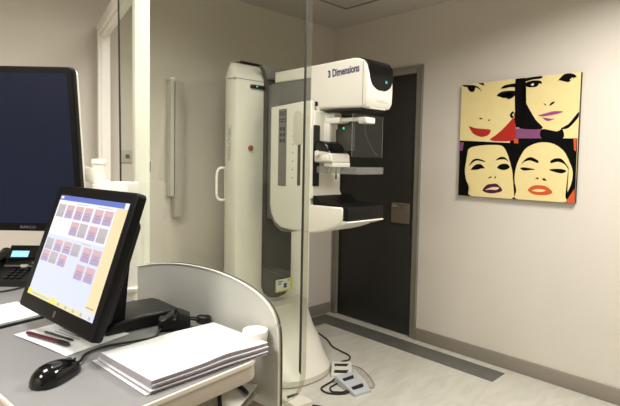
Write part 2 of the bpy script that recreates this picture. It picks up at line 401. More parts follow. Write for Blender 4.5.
# foot / base flare
def ring(a, bb, z, cy=2.45, back=2.94, n=28, e=2.4):
    pts = []
    for k in range(n+1):
        th = PI + PI*k/n
        c_, s_ = math.cos(th), math.sin(th)
        pts.append((2.13 + a*math.copysign(abs(c_)**(2/e), c_), cy + bb*math.copysign(abs(s_)**(2/e), s_), z))
    pts.append((2.13 + a, back, z)); pts.append((2.13 - a, back, z)); return pts
b = MB().loft([ring(.29, .325, 0), ring(.30, .335, .012), ring(.30, .335, .045), ring(.295, .325, .056), ring(.295, .285, .085), ring(.295, .235, .13), ring(.295, .18, .19), ring(.27, .115, .26), ring(.25, .08, .33), ring(.235, .06, .39), ring(.225, .045, .44)])
P('base', b, 'machine_side')
# warning sticker
b = MB().box(2.112, 2.262, 2.487, 2.497, .505, .592, .002); st = P('sticker_plate', b, 'yellow', label='yellow edged warning sticker')
b = MB().box(2.112, 2.238, 2.485, 2.488, .517, .592); P('sticker_paper', b, 'white_ink', st)
b = MB()
for (x0, x1, z0, z1) in ((2.125, 2.165, .575, .582), (2.125, 2.155, .560, .567), (2.178, 2.205, .53, .562), (2.215, 2.23, .575, .582)): b.box(x0, x1, 2.4838, 2.4852, z0, z1)
P('sticker_print', b, 'dark_ink', st)
# C-arm
prof = [(2.40, 1.752), (2.03, 1.762), (2.02, 1.75), (2.02, 1.0), (2.03, .985), (2.20, .980), (2.285, .985), (2.34, 1.01), (2.378, 1.06), (2.39, 1.12)]
b = MB().prism(prof, 'x', 2.02, 2.22, .006); ca = P('c_arm', b, 'machine_white')
prof2 = [(2.425, 1.76), (2.22, 1.745), (2.2, 1.0), (2.24, .962), (2.30, .962), (2.365, .99), (2.412, 1.05), (2.425, 1.12)]
b = MB().prism(prof2, 'x', 1.985, 2.255, .008); P('c_arm_shell', b, 'machine_grey')
prof3 = [(2.385, 1.742), (2.1, 1.757), (2.035, 1.757), (2.022, 1.745), (2.022, 1.16), (2.022, .99), (2.19, .984), (2.278, .99), (2.335, 1.02), (2.372, 1.075), (2.385, 1.13)]
b = MB().prism(prof3, 'x', 1.957, 2.0, .014); b.mi = 1
for k in range(6): b.box(1.9562, 1.958, 2.165, 2.173, 1.30+.05*k, 1.308+.05*k)
sp_ = P('c_arm_side', b, ['machine_white', 'machine_grey'])
b = MB().box(1.955, 1.962, 2.228, 2.303, 1.25, 1.722, .002); b.mi = 1
for i, z in enumerate((1.703, 1.688, 1.66, 1.645)):
    for k in range(4): b.box(1.9535, 1.9555, 2.236+.016*k, 2.246+.016*k, z-.005, z+.004)
for (y, z) in ((2.25, 1.60), (2.28, 1.60), (2.25, 1.565), (2.28, 1.565), (2.25, 1.53), (2.28, 1.53)): b.box(1.9535, 1.9555, y-.01, y+.01, z-.011, z+.011)
P('control_strip', b, ['machine_grey', 'dark_ink'], label='grey touch control strip')
b = MB().box(1.9545, 1.959, 2.10, 2.125, 1.26, 1.57, .001); P('side_slot', b, 'machine_dark', sp_)
b = MB().prism(rrect(2.08, 2.165, 1.50, 1.705, .04), 'x', 1.953, 1.96, .002); P('side_grip', b, 'machine_side', sp_)
# front column of the C-arm
b = MB().prism([(1.965, 1.20), (1.975, 1.70), (2.205, 1.70), (2.195, 1.25), (2.22, 1.205), (2.235, 1.19), (1.965, 1.19)], 'y', 2.005, 2.03, .006); fr = P('front_cover', b, 'machine_white')
b = MB().prism(rrect(1.966, 2.016, 1.26, 1.615, .008), 'y', 2.0005, 2.006, .001); P('black_slot', b, 'black_matt', fr)
b = MB().box(2.16, 2.17, 2.0015, 2.006, 1.3, 1.6, .001); P('guide_slot', b, 'dark_ink', fr)
b = MB().box(2.085, 2.095, 2.0015, 2.006, 1.63, 1.67, .001); P('guide_slot', b, 'dark_ink', fr)
# tube head
th = [(2.10, 1.72), (2.06, 1.714), (1.705, 1.699), (1.672, 1.704), (1.655, 1.73), (1.652, 1.80), (1.654, 1.88), (1.664, 1.925), (1.685, 1.953), (1.72, 1.968), (1.76, 1.974), (2.07, 1.972), (2.10, 1.972)]
b = MB().prism(th, 'x', 2.02, 2.245, .016, 4); hd = P('tube_head', b, 'machine_white')
b = MB().prism([(2.425, 1.972), (2.09, 1.972), (2.09, 1.90), (2.425, 1.905)], 'x', 2.022, 2.243, .008); P('head_bridge', b, 'machine_white')
b = MB().box(2.032, 2.232, 2.09, 2.47, 1.745, 1.905, .004); P('head_neck', b, 'machine_grey')
b = MB()
vp = [(1.80, 1.976, .045), (1.77, 1.9772, .10), (1.72, 1.972, .108), (1.684, 1.9565, .11), (1.6605, 1.9275, .109), (1.6505, 1.882, .105), (1.649, 1.85, .097), (1.6485, 1.822, .08), (1.6482, 1.805, .052), (1.648, 1.797, .02)]
rows = []
for y, z, w in vp: rows.append([(2.136 + w*q, y + .004*(abs(q) > .99), z - .003*(abs(q) > .99)) for q in (-1, -.97, -.5, 0, .5, .97, 1)])
b.grid(rows); P('visor', b, 'visor', hd, 'black glossy display visor')
lettering('display_digits', '30', .020, face_to((2.17, 1.6475, 1.845), (1, 0, 0), (0, 0, 1)), 'cyan_led', hd)
lettering('front_lettering', 'HOLOGIC', .022, face_to((2.15, 1.651, 1.742), (1, 0, 0), (0, 0, 1)), 'white_ink', hd, bold=.0008)
Mx = face_to((2.0192, 1.815, 1.908), (0, -1, .045), (0, .045, 1))
lettering('side_name', 'Dimensions', .060, Mx, 'navy_ink', hd, bold=.0016, sx=.70)
lettering('side_numeral', '3', .052, face_to((2.0192, 1.938, 1.902), (0, -1, .045), (0, .045, 1)), 'navy_ink', hd, bold=.0022, sx=.8)
b = MB().box(2.0188, 2.0205, 1.687, 1.6895, 1.71, 1.945); P('side_seam', b, 'machine_grey', hd)
b = MB().box(2.03, 2.235, 1.70, 1.98, 1.688, 1.702, .003); P('collimator_plate', b, 'black_matt', hd)
b = MB().prism([(1.672, 1.697), (1.672, 1.704), (2.03, 1.716), (2.03, 1.709)], 'x', 2.06, 2.20, .002); P('lens_window', b, 'machine_side', hd)
# face shield and its bracket
b = MB().box(2.06, 2.12, 1.93, 2.01, 1.655, 1.71, .004).box(2.05, 2.13, 1.88, 2.0, 1.625, 1.66, .006).box(2.07, 2.12, 1.72, 1.89, 1.634, 1.656, .004)
br = P('shield_bracket', b, 'machine_white')
b = MB().box(2.04, 2.12, 1.675, 1.735, 1.615, 1.65, .008); P('bracket_knob', b, 'machine_white', br)
b = MB()
rows = []
for k in range(9):
    x = 1.955 + .262*k/8; y = 1.70 - .02*math.sin(PI*k/8)
    rows.append([(x, y, 1.432), (x, y, 1.662)])
b.grid(rows); rows2 = [[(p[0], p[1]+.003, p[2]) for p in r] for r in rows]; b.grid(rows2)
fs = P('face_shield', b, 'acrylic', label='clear acrylic face shield')
b = MB().tube([(1.955, 1.70, 1.432), (1.955, 1.70, 1.662)], .0018, 6).tube([(2.217, 1.70, 1.432), (2.217, 1.70, 1.662)], .0018, 6)
b.tube(smooth_path([(2.04, 1.685, 1.62), (2.05, 1.684, 1.56), (2.09, 1.682, 1.49), (2.15, 1.683, 1.445)], 5), .0012, 6)
P('shield_edge', b, 'acrylic_tray', fs)
b = MB().box(2.05, 2.085, 1.955, 2.005, 1.48, 1.64, .005); P('strut', b, 'machine_white')
b = MB().box(2.105, 2.113, 1.815, 1.945, 1.47, 1.628, .002); sn = P('sensor_plate', b, 'machine_dark')
b = MB().lathe([(0, 0), (.006, 0), (.005, .003), (0, .004)], X=face_to((2.104, 1.895, 1.60), (0, -1, 0), (0, 0, 1))); P('green_light', b, 'green_led', sn)
# compression device and paddle
b = MB().prism([(2.02, 1.40), (2.02, 1.468), (1.99, 1.484), (1.90, 1.462), (1.872, 1.445), (1.868, 1.405), (1.88, 1.398)], 'x', 1.975, 2.14, .012); cd = P('compression_carriage', b, 'machine_side')
b = MB()
dp = [(2.02, 1.462), (2.015, 1.51), (1.985, 1.526), (1.94, 1.520), (1.90, 1.498), (1.882, 1.455)]
b.prism(dp, 'x', 1.972, 2.13, .014); P('black_dome', b, 'black_gloss', cd)
b = MB().box(1.962, 1.98, 1.885, 1.935, 1.408, 1.44, .006); P('release_knob', b, 'machine_white', cd)
b = MB().lathe([(0, 0), (.016, 0), (.016, .014), (0, .016)], X=face_to((1.977, 1.972, 1.452), (0, -1, 0), (0, 0, 1))); P('release_knob', b, 'machine_white', cd)
b = MB().box(1.99, 2.14, 1.87, 1.94, 1.374, 1.402, .004); P('paddle_clamp', b, 'machine_white', cd)
b = MB()
b.box(1.98, 2.22, 1.69, 1.985, 1.338, 1.341).box(1.98, 1.983, 1.69, 1.985, 1.341, 1.377).box(2.217, 2.22, 1.69, 1.985, 1.341, 1.377).box(1.983, 2.217, 1.69, 1.693, 1.341, 1.377)
b.box(1.983, 2.217, 1.90, 1.903, 1.341, 1.377)
P('compression_paddle', b, 'acrylic_tray', t, 'clear compression paddle tray')
# detector platform
dprof = [(2.06, .985), (2.06, 1.152), (1.775, 1.156), (1.765, 1.148), (1.765, 1.088), (1.775, 1.066), (1.82, 1.04), (1.90, 1.012), (1.98, .992)]
b = MB().prism(dprof, 'x', 1.965, 2.275, .012); dt = P('detector_shell', b, 'machine_white')
b = MB().prism([(2.005, 1.148), (2.005, 1.205), (1.985, 1.205), (1.94, 1.172), (1.76, 1.160), (1.735, 1.156), (1.732, 1.15), (1.732, 1.086), (1.74, 1.08), (1.775, 1.08), (1.775, 1.148)], 'x', 1.972, 2.285, .004); P('image_receptor', b, 'receptor', dt, 'black breast platform')
b = MB().prism([(1.735, 1.079), (1.728, 1.073), (1.76, 1.062), (1.80, 1.05), (1.80, 1.079)], 'x', 1.972, 2.288, .002); P('front_lip', b, 'machine_white', dt)

# ------------------------------------------------------------------ foot pedals, cords, film
def pedal(label, loc, rz, w, l, m, two=True, tilt=0., h=.04):
    t = thing('foot_pedal', label, 'foot pedal', loc, (0, 0, rz), 'scanner foot pedals')
    X = Matrix.Translation((0, 0, 0))
    b = MB().prism([(-l/2, 0), (l/2, 0), (l/2, .016), (l/2-.02, .02), (-l/2+.02, h), (-l/2, h*.9)], 'x', -w/2, w/2, .004); obj('base', b, m, t)
    for i, y in enumerate((-.25*l, .2*l) if two else (0,)):
        z = h - (h-.02)*((y+l/2)/l)
        b = MB().prism(rrect(-w*.34, w*.34, y-.018, y+.018, .006), 'z', z-.006, z+.004, .002); k = obj('treadle', b, m, t)
        b = MB().prism([(-w*.36, y-.004), (w*.34, y+.004), (w*.36, y+.026), (-w*.26, y+.024)], 'z', z-.004, z+.0055); obj('toe_slot', b, 'black_matt', k)
    return t
pedal('pale grey double foot pedal lying nearest the scanner base, cord behind it', (2.375, 2.11, 0), R(132), .135, .18, 'pedal')
pedal('blue grey double foot pedal in front, tipped toward the room', (2.262, 1.915, 0), R(168), .125, .215, 'pedal_b', h=.05)
pedal('single foot pedal seen through the glass beside the pale side panel', (1.865, 2.025, 0), R(-10), .12, .22, 'pedal', two=False)
b = MB().tube(smooth_path([(2.73, 2.80, .006), (2.77, 2.72, .006), (2.72, 2.57, .006), (2.65, 2.45, .006), (2.63, 2.33, .006), (2.614, 2.25, .006), (2.56, 2.205, .006), (2.50, 2.215, .008), (2.44, 2.20, .02)], 7), .0055, 8)
solo('pedal_cord', b, 'black_cable', 'black cord snaking from the scanner base back to the pale pedal', 'cord', (2.6, 2.4, 0))
b = MB().tube(smooth_path([(2.255, 2.06, .012), (2.22, 2.05, .007), (2.17, 2.045, .006), (2.10, 2.03, .006), (2.085, 1.97, .006), (2.12, 1.915, .006), (2.165, 1.885, .007), (2.21, 1.88, .012)], 7), .0055, 8)
b.tube(smooth_path([(2.235, 2.005, .012), (2.19, 2.005, .007), (2.15, 2.0, .006), (2.12, 1.96, .006), (2.14, 1.93, .006), (2.17, 1.905, .007), (2.215, 1.90, .012)], 7), .005, 8)
solo('pedal_cord', b, 'black_cable', 'looped black cord on the floor under the blue grey pedal', 'cord', (2.12, 1.97, 0))
pts = spline2([(2.48, 2.09), (2.52, 2.10), (2.51, 2.03), (2.46, 1.94), (2.40, 1.85), (2.355, 1.82), (2.335, 1.84), (2.40, 1.93), (2.45, 2.03)], 5)
b = MB().prism(pts, 'z', .0005, .0025); t = thing('plastic_sheet', 'clear plastic sheet lying on the floor right of the foot pedals', 'plastic sheet', (2.43, 1.96, 0)); obj('sheet', b, 'film', t, True)
b = MB().tube(smooth_path([(2.50, 2.13, .004), (2.515, 2.06, .004), (2.46, 1.94, .004), (2.40, 1.855, .004), (2.36, 1.825, .004), (2.33, 1.83, .004)], 6), .002, 6); obj('hem', b, 'machine_grey', t, True)
b = MB().tube(smooth_path([(1.90, 1.92, .012), (1.95, 1.84, .006), (1.90, 1.74, .006), (1.80, 1.70, .006), (1.70, 1.78, .006)], 6), .005, 8)
solo('pedal_cord', b, 'black_cable', 'black cord curving from the single pedal under the side panel', 'cord', (1.88, 1.78, 0))
# ------------------------------------------------------------------ workstation
OX, OY, A6 = .745, .905, R(6)
H = .925
def wl(p):   # workstation coordinates -> world
    return Matrix.Translation((OX, OY, 0)) @ Matrix.Rotation(A6, 4, 'Z') @ Vector(p)
ws = thing('workstation_desk', 'pale grey workstation desk with a curved end panel', 'desk', (OX, OY, 0), (0, 0, A6))
def top_outline(g=0.):
    o = [(-.505+g, g+.02), (-.485+g, g)]
    o += [(-.06 + (.045-g)*math.sin(R(a)), .045 - (.045-g)*math.cos(R(a))) for a in range(0, 91, 15)]
    o += [(.034-g, .70), (.034-g, 1.40), (-.505+g, 1.40-g)]
    return o
b = MB().prism(top_outline(.004), 'z', H-.02, H, 0); obj('worktop', b, 'desk', ws)
b = MB().prism(top_outline(0), 'z', H-.013, H-.0008, .003); obj('edge_band', b, 'desk_edge', ws)
b = MB().prism(top_outline(.003), 'z', H-.052, H-.004, .006); obj('apron', b, 'desk_under', ws)
for (x, y) in ((-.40, .16), (-.40, 1.25), (-.08, .30), (-.08, 1.25)):
    b = MB().box(x-.03, x+.03, y-.03, y+.03, .0, H-.05, .006); obj('leg', b, 'white_metal', ws)
b = MB().box(-.44, .025, .012, .70, .764, .776, .003); obj('under_shelf', b, 'desk_under', ws)
for (x, y) in ((-.42, .69), (.01, .69), (-.42, .06), (.015, .42)):
    b = MB().box(x-.008, x+.008, y-.008, y+.008, .776, H-.05); obj('shelf_hanger', b, 'machine_grey', ws)
# curved end panel
pt = [(.68, .0), (.68, 1.033), (.65, 1.04), (.58, 1.056), (.50, 1.0695), (.43, 1.078), (.35, 1.083), (.256, 1.0815), (.17, 1.071), (.099, 1.053), (.054, 1.03), (.028, 1.004), (.016, .975), (.0115, .94), (.010, .88), (.009, .77), (.009, .0)]
pt = [pt[0], pt[1]] + spline2(pt[2:15], 3) + pt[15:]
c = wl((.055, .34, 0))
ep = thing('end_panel', 'pale grey panel with a rounded top between the desk and the glass', 'panel', tuple(c), (0, 0, A6))
WS = Matrix.Translation((OX, OY, 0)) @ Matrix.Rotation(A6, 4, 'Z')
b = MB().prism(pt, 'x', .050, .060, 0, X=WS); obj('board', b, 'panel', ep, True)
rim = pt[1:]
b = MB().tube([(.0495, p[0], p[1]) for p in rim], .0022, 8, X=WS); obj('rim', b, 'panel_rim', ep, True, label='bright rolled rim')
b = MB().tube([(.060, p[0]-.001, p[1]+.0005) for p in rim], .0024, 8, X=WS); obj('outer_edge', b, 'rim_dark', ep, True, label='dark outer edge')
# white tub on the corner of the desk
c = wl((.0162, .062, H))
t = thing('white_tub', 'round white tub with a flat lid behind the paper stack at the desk corner', 'tub', tuple(c))
b = MB().lathe([(0, .0006), (.029, .0006), (.0325, .03), (0, .03)]); obj('tub_body', b, 'white_metal', t)
b = MB().lathe([(0, .030), (.0325, .030), (.033, .031), (.033, .042), (.032, .044), (.0, .0445)]); obj('lid', b, 'white_metal', t)
# what lies on the shelf under the worktop
c = wl((-.07, .13, .776))
t = thing('ring_binder', 'white ring binder on the shelf under the front edge of the desk', 'binder', (c.x, c.y, .776), (0, 0, A6+R(24)))
b = MB().box(-.12, .09, -.09, .09, .0006, .006, .002).box(-.12, .09, -.09, .09, .024, .030, .002).box(-.122, -.114, -.09, .09, .0006, .030, .002); obj('cover', b, 'white_metal', t)
b = MB().box(-.112, .082, -.082, .082, .006, .024); obj('pages', b, 'paper_edge', t)
b = MB().tube(smooth_path([wl((-.10, .06, .8125)), wl((-.05, .12, .8125)), wl((-.015, .135, .8125)), wl((-.0, .10, .8125)), wl((-.012, .06, .8125))], 7), .005, 8)
solo('desk_cable', b, 'black_cable', 'black cable lying over the white binder under the desk', 'cable', wl((-.05, .1, .806)))

# glass shield
G0, G1 = .12, .144
gl = thing('glass_shield', 'tall frameless lead glass shield standing behind the desk', 'glass screen', wl((.132, .45, 0)), (0, 0, A6))
GL = lambda n, b, m, par=gl, label=None: obj(n, b, m, par, True, True, label)
WS = Matrix.Translation((OX, OY, 0)) @ Matrix.Rotation(A6, 4, 'Z')
rr = .11
gp = [(.932, 2.25), (-.003, 2.25), (-.003, .838)] + [(-.003 + rr - rr*math.cos(R(a)), .838 - rr*1.05*math.sin(R(a))) for a in range(10, 91, 10)] + [(.90, .7225), (.905, .73)]
b = MB().prism(gp, 'x', G0, G1, X=WS)
for f in b.bm.faces: f.material_index = 0 if len(f.verts) > 6 or (WS.inverted() @ f.calc_center_median()).y > .5 else 1
GL('pane', b, ['glass', 'glass_edge'])
b = MB().prism([(-.0045, 2.25), (-.0005, 2.25), (.0005, .845), (-.0045, .837)], 'x', G0-.002, G0+.002, X=WS); GL('edge_seal', b, 'seal', gl, 'dark line along the right edge')
b = MB().prism([(.932, 2.25), (.937, 2.25), (.910, .73), (.905, .73)], 'x', G0-.002, G0+.003, X=WS); GL('edge_seal', b, 'seal', gl, 'dark line along the left edge')
for y in (.30, .55):
    b = MB().box(.115, .149, y-.02, y+.02, .0, .75, .003, X=WS); GL('support_bracket', b, 'machine_grey')

# white upright frame behind the glass
nx, ny, fx, fy = .911, 1.962, 1.165, 3.03
dx, dy = fx-nx, fy-ny; Lf = math.hypot(dx, dy); an = math.atan2(dy, dx)
fr = thing('upright_frame', 'white metal frame standing upright behind the left edge of the glass', 'frame', (nx, ny, 0), (0, 0, an))
b = MB().box(-.03, .03, -.0295, .0295, 0, 2.27, .003); po = obj('post', b, 'white_metal', fr)
b = MB().box(-.02, -.004, -.035, -.0295, 1.345, 1.392, .001); obj('latch_plate', b, 'machine_dark', po)
b = MB().box(Lf-.06, Lf, -.034, .034, 0, 2.202, .003).box(Lf-.066, Lf-.056, -.018, .018, 0, 2.19, .002); pf = obj('post', b, 'white_metal', fr)
for z in (2.165, 1.9, 1.42):
    b = MB().lathe([(0, 0), (.005, 0), (.004, .002), (0, .002)], X=Matrix.Translation((Lf-.03, .034, z)) @ Matrix.Rotation(-PI/2, 4, 'X'), seg=10)
    obj('screw', b, 'chrome', pf)
b = MB().box(.035, Lf-.06, -.034, .034, 2.14, 2.2, .003).box(.035, Lf-.06, -.018, .018, 2.125, 2.142, .002); obj('header', b, 'white_metal', fr)

# monitor arm on its pole
pc = Vector((.7397, 1.6736, 0)); hb = Vector((.722, 1.69, 1.28)); jt = Vector((.676, 1.80, 0))
ma = thing('monitor_arm', 'white jointed monitor arm on a round pole behind the touch screen', 'monitor arm', (pc.x, pc.y, 0))
b = MB().lathe([(0, 0), (.07, 0), (.07, .012), (.033, .02), (.033, 1.25), (0, 1.25)], pc.x, pc.y, 0); obj('pole', b, 'white_metal', ma, True)
b = MB().lathe([(.032, .93), (.040, .93), (.042, .934), (.042, .944), (.032, .947)], pc.x, pc.y, 0); obj('flange', b, 'white_metal', ma, True)
b = MB().prism(rrect(-.03, .03, -.045, .035, .008), 'z', 1.225, 1.318, .004, X=Matrix.Translation((hb.x, hb.y, 0)) @ Matrix.Rotation(R(20), 4, 'Z')); obj('head_block', b, 'white_metal', ma, True)
def beam(p, q, w, h):
    p, q = Vector(p), Vector(q); v = q-p; X = Matrix.Translation(p) @ v.to_track_quat('X', 'Z').to_matrix().to_4x4()
    return MB().box(0, v.length, -w/2, w/2, -h/2, h/2, .005, X=X)
b = beam((.712, 1.71, 1.278), (.678, 1.79, 1.295), .04, .055); obj('link', b, 'white_metal', ma, True)
b = MB().lathe([(0, 1.22), (.024, 1.22), (.024, 1.305), (.0225, 1.306), (.0225, 1.31), (.024, 1.311), (.024, 1.378), (.0265, 1.38), (.0265, 1.392), (.024, 1.397), (0, 1.398)], jt.x, jt.y, 0); obj('joint', b, 'white_metal', ma, True)
# big monitor
D_ = Vector((.697, .717, 0)).normalized()
tr = Vector((.566, 1.736, 1.703)) ; rightv = Vector((.717, -.697, 0)).normalized()
tl = R(7.5); upv = (Vector((0, 0, 1))*math.cos(tl) - D_*math.sin(tl)); nv = rightv.cross(upv)
Wm, Hm = .70, .572
cen = tr - rightv*(Wm/2) - upv*(Hm/2)
Xm = Matrix((rightv, upv, nv)).transposed().to_4x4(); Xm.translation = cen
bmn = thing('big_monitor', 'large dark monitor hanging at the left edge of the photo, screen black', 'monitor', tuple(cen), Xm.to_euler())
WM[bmn.name] = Xm
b = MB().prism(rrect(-Wm/2, Wm/2, -Hm/2, Hm/2, .018), 'z', -.03, 0, .004); obj('bezel', b, 'bezel', bmn)
b = MB().prism(rrect(-Wm/2+.002, Wm/2-.002, -Hm/2+.004, Hm/2-.004, .02), 'z', -.05, -.028, .008); obj('rear_case', b, 'white_metal', bmn, label='white rear casing')
b = MB().prism(rrect(-Wm/2+.02, Wm/2-.02, -Hm/2+.03, Hm/2-.022, .002), 'z', -.002, .0006); obj('screen', b, 'dark_screen', bmn)
lettering('maker_mark', 'BARCO', .0135, Matrix.Translation((Wm/2-.197, -Hm/2+.0145, .0004)), 'logo_ink', bmn, world=False, sx=1.25)
k1 = Xm @ Vector((0, 0, -.052))
b = beam((jt.x, jt.y, 1.335), (k1 + Vector((.02, .07, -.02))), .045, .05); obj('link', b, 'white_metal', ma, True)
b = beam((k1 + Vector((.02, .075, -.02))), k1 + D_*.012, .09, .09); obj('mount_plate', b, 'white_metal', ma, True)

# touch monitor
yw, ti = R(5.6), R(19.2)
Ut = Vector((math.sin(yw), -math.cos(yw), 0)); nt_ = Vector((-math.cos(yw), -math.sin(yw), 0))
Vd = -Vector((0, 0, 1))*math.cos(ti) + nt_*math.sin(ti); upt = -Vd; fn = Ut.cross(upt)
ct = Vector((.4325, 1.315, 1.1575)) - fn*.0063; SW, SH = .38, .285
Xt = Matrix((Ut, upt, fn)).transposed().to_4x4(); Xt.translation = ct
tm = thing('touch_monitor', 'black tilted touch screen showing a grid of pink and lilac buttons', 'monitor', tuple(ct), Xt.to_euler())
WM[tm.name] = Xt
x0, x1, y0, y1 = -SW/2-.034, SW/2+.024, -SH/2-.040, SH/2+.029
b = MB().prism(rrect(x0, x1, y0, y1, .012), 'z', -.02, .006, .005); obj('bezel', b, 'bezel', tm)
b = MB().prism(rrect(x0+.03, x1-.03, y0+.03, y1-.06, .02), 'z', -.05, -.018, .014); obj('rear_case', b, 'bezel', tm)
def su(u, v, z): return ((u-.5)*SW, (.5-v)*SH, z)
def emis(name, rgb, s=1.0):
    m = bpy.data.materials.new(name); m.use_nodes = True; nt = m.node_tree; bs = nt.nodes['Principled BSDF']
    bs.inputs['Base Color'].default_value = (.02, .02, .02, 1); bs.inputs['Roughness'].default_value = .3
    bs.inputs['Emission Color'].default_value = lin(rgb) + (1,); bs.inputs['Emission Strength'].default_value = s
    M[name] = m
ES = .95
for n_, c_ in (('ui_page', (226, 232, 250)), ('ui_bar', (96, 118, 206)), ('ui_pink', (224, 184, 190)), ('ui_lilac', (186, 166, 206)), ('ui_rose', (206, 178, 198)), ('ui_grey', (198, 190, 192)), ('ui_grey_low', (188, 180, 188)), ('ui_cream', (250, 228, 180)), ('ui_yellow', (246, 238, 90)), ('ui_pale_yellow', (240, 230, 178)), ('ui_line', (146, 120, 150)), ('ui_white', (246, 247, 252)), ('ui_dark', (110, 110, 140))): emis(n_, c_, ES)
ui = ['ui_page', 'ui_bar', 'ui_pink', 'ui_lilac', 'ui_rose', 'ui_grey', 'ui_grey_low', 'ui_cream', 'ui_yellow', 'ui_pale_yellow', 'ui_line', 'ui_white', 'ui_dark']
b = MB(); lay = [0]
def rect(u0, u1, v0, v1, c):
    lay[0] += 1; z = .0063 + .000012*lay[0]
    b.poly([su(u0, v0, z), su(u0, v1, z), su(u1, v1, z), su(u1, v0, z)], mi=ui.index(c))
rect(0, 1, 0, 1, 'ui_page'); rect(0, .86, .05, .40, 'ui_white')
rect(0, 1, 0, .05, 'ui_bar'); rect(.95, 1, 0, .05, 'ui_white'); rect(.01, .06, .012, .035, 'ui_white')
rect(.865, 1, .055, .93, 'ui_cream'); rect(.0, .86, .05, .056, 'ui_white')
for u0, u1 in ((.30, .48), (.62, .82)): rect(u0, u1, .068, .074, 'ui_grey')
for u0, u1 in ((.55, .68),): rect(u0, u1, .415, .421, 'ui_grey')
cols = (.082, .224, .37, .506, .654, .788)
btn = [(u, .156, 'p' if i != 0 else 'g') for i, u in enumerate(cols)] + [(.376, .308, 'p'), (.506, .308, 'g'), (.65, .312, 'p'), (.785, .313, 'g')]
btn += [(.08, .495, 'g'), (.228, .492, 'p'), (.37, .49, 'p'), (.503, .491, 'g'), (.665, .505, 'p'), (.80, .505, 'p')]
btn += [(.08, .612, 'p'), (.215, .612, 'g'), (.361, .613, 'p'), (.65, .662, 'p'), (.79, .66, 'p')]
for u, v, k in btn:
    hw, hh = .058, (.064 if v < .45 or v > .65 or u > .6 else .054)
    c3 = ('ui_pink', 'ui_rose', 'ui_lilac') if k == 'p' else ('ui_grey', 'ui_grey', 'ui_grey_low')
    for j in range(3): rect(u-hw, u+hw, v-hh+2*hh*j/3, v-hh+2*hh*(j+1)/3, c3[j])
    for j in (0, 1): rect(u-hw*.6, u+hw*.6, v-.006+.02*j, v-.001+.02*j, 'ui_line' if k == 'p' else 'ui_grey_low')
rect(0, .86, .955, 1, 'ui_pale_yellow'); rect(0, .055, .945, 1, 'ui_yellow'); rect(.40, .455, .945, 1, 'ui_yellow')
for k in range(9): rect(.50+.055*k, .53+.055*k, .965, .99, 'ui_cream' if k % 2 else 'ui_grey')
rect(.08, .36, .972, .980, 'ui_grey'); rect(.87, .97, .90, .907, 'ui_line')
obj('screen', b, ui, tm, smooth=False)
b = MB().prism(rrect(-.006, .006, y0+.012, y0+.028, .003), 'z', .004, .0066); obj('power_button', b, 'machine_dark', tm)
# stand: neck and foot
b = MB().prism([(.505, H+.02), (.552, H+.02), (.562, 1.06), (.572, 1.15), (.565, 1.19), (.54, 1.205), (.475, 1.195), (.475, 1.13), (.515, 1.08)], 'y', 1.285, 1.375, .008); obj('stand_neck', b, 'bezel', tm, True)
b = MB().prism([(.50, H+.0005), (.722, H+.0005), (.728, H+.016), (.722, H+.028), (.70, H+.037), (.60, H+.040), (.52, H+.032), (.498, H+.012)], 'y', 1.275, 1.435, .014, 4); obj('stand_foot', b, 'black_plastic', tm, True)

# ------------------------------------------------------------------ things on the desk
# paper stack: layered blocks of sheets, front edge bowed
b = MB()
Q0 = [(.428, .903), (.742, .905), (.735, 1.15), (.412, 1.145)]; Q1 = [(.441, .902), (.752, .914), (.733, 1.128), (.421, 1.114)]
zs = [0, .0014, .0048, .0075, .0145, .018, .0245, .0275]
jit = [(0, 0), (.012, .006), (.004, -.003), (.009, .004), (.006, -.002), (.002, .003), (0, 0)]
for i in range(7):
    za, zb = zs[i], zs[i+1]; q = i/6; n = 16
    qd = [Vector((a_[0]*(1-q)+c_[0]*q + (jit[i][0] if k in (0, 3) else jit[i][0]*.5), a_[1]*(1-q)+c_[1]*q + jit[i][1], 0)) for k, (a_, c_) in enumerate(zip(Q0, Q1))]
    def bow(u): return (.0045*math.exp(-((u-.60)/.15)**2) - .002*max(0, u-.8)*5)*q
    def at(u, v): return (qd[0]*(1-u)+qd[1]*u)*(1-v) + (qd[3]*(1-u)+qd[2]*u)*v
    T = [[(at(k/n, v).x, at(k/n, v).y, H + .0006 + zb + bow(k/n)*(1-v*.5)) for k in range(n+1)] for v in (0, 1)]
    B_ = [[(p[0], p[1], p[2]-(zb-za)) for p in r] for r in T]
    b.grid(T, mi=0); b.grid(B_, mi=1); b.grid([B_[0], T[0]], mi=1); b.grid([T[1], B_[1]], mi=1)
    b.grid([[B_[0][0], B_[1][0]], [T[0][0], T[1][0]]], mi=1); b.grid([[T[0][-1], T[1][-1]], [B_[0][-1], B_[1][-1]]], mi=1)
solo('paper_stack', b, ['paper', 'paper_edge'], 'thick stack of white paper on the front corner of the desk', 'paper', (.577, 1.0, H))
def sheet(name, label, pts, z, n=8, curl=0., th=.0012, m='paper', cat='paper'):
    p0, p1, p2, p3 = [Vector((p[0], p[1], 0)) for p in pts]; rows = []
    for j in range(n+1):
        row = []
        for k in range(n+1):
            u, v = k/n, j/n; p = (p0*(1-u)+p1*u)*(1-v) + (p3*(1-u)+p2*u)*v
            row.append((p.x, p.y, z + curl*(1-v)**2*math.sin(PI*u)))
        rows.append(row)
    b = MB(); b.grid(rows); b.grid([[(p[0], p[1], p[2]-th) for p in r] for r in rows])
    c = sum((Vector((p[0], p[1], 0)) for p in pts), Vector())/4; c.z = H
    return b, c
b, c = sheet('', '', [(.320, 1.452), (.376, 1.212), (.552, 1.258), (.50, 1.49)], H+.0022, curl=.002)
t = thing('printed_sheet', 'single printed white sheet under the touch screen with pens on it', 'paper', tuple(c)); obj('sheet', b, 'paper', t, True)
b = MB()
ax = Vector((.056, -.24, 0)).normalized(); ay = Vector((.97, .24, 0)).normalized()
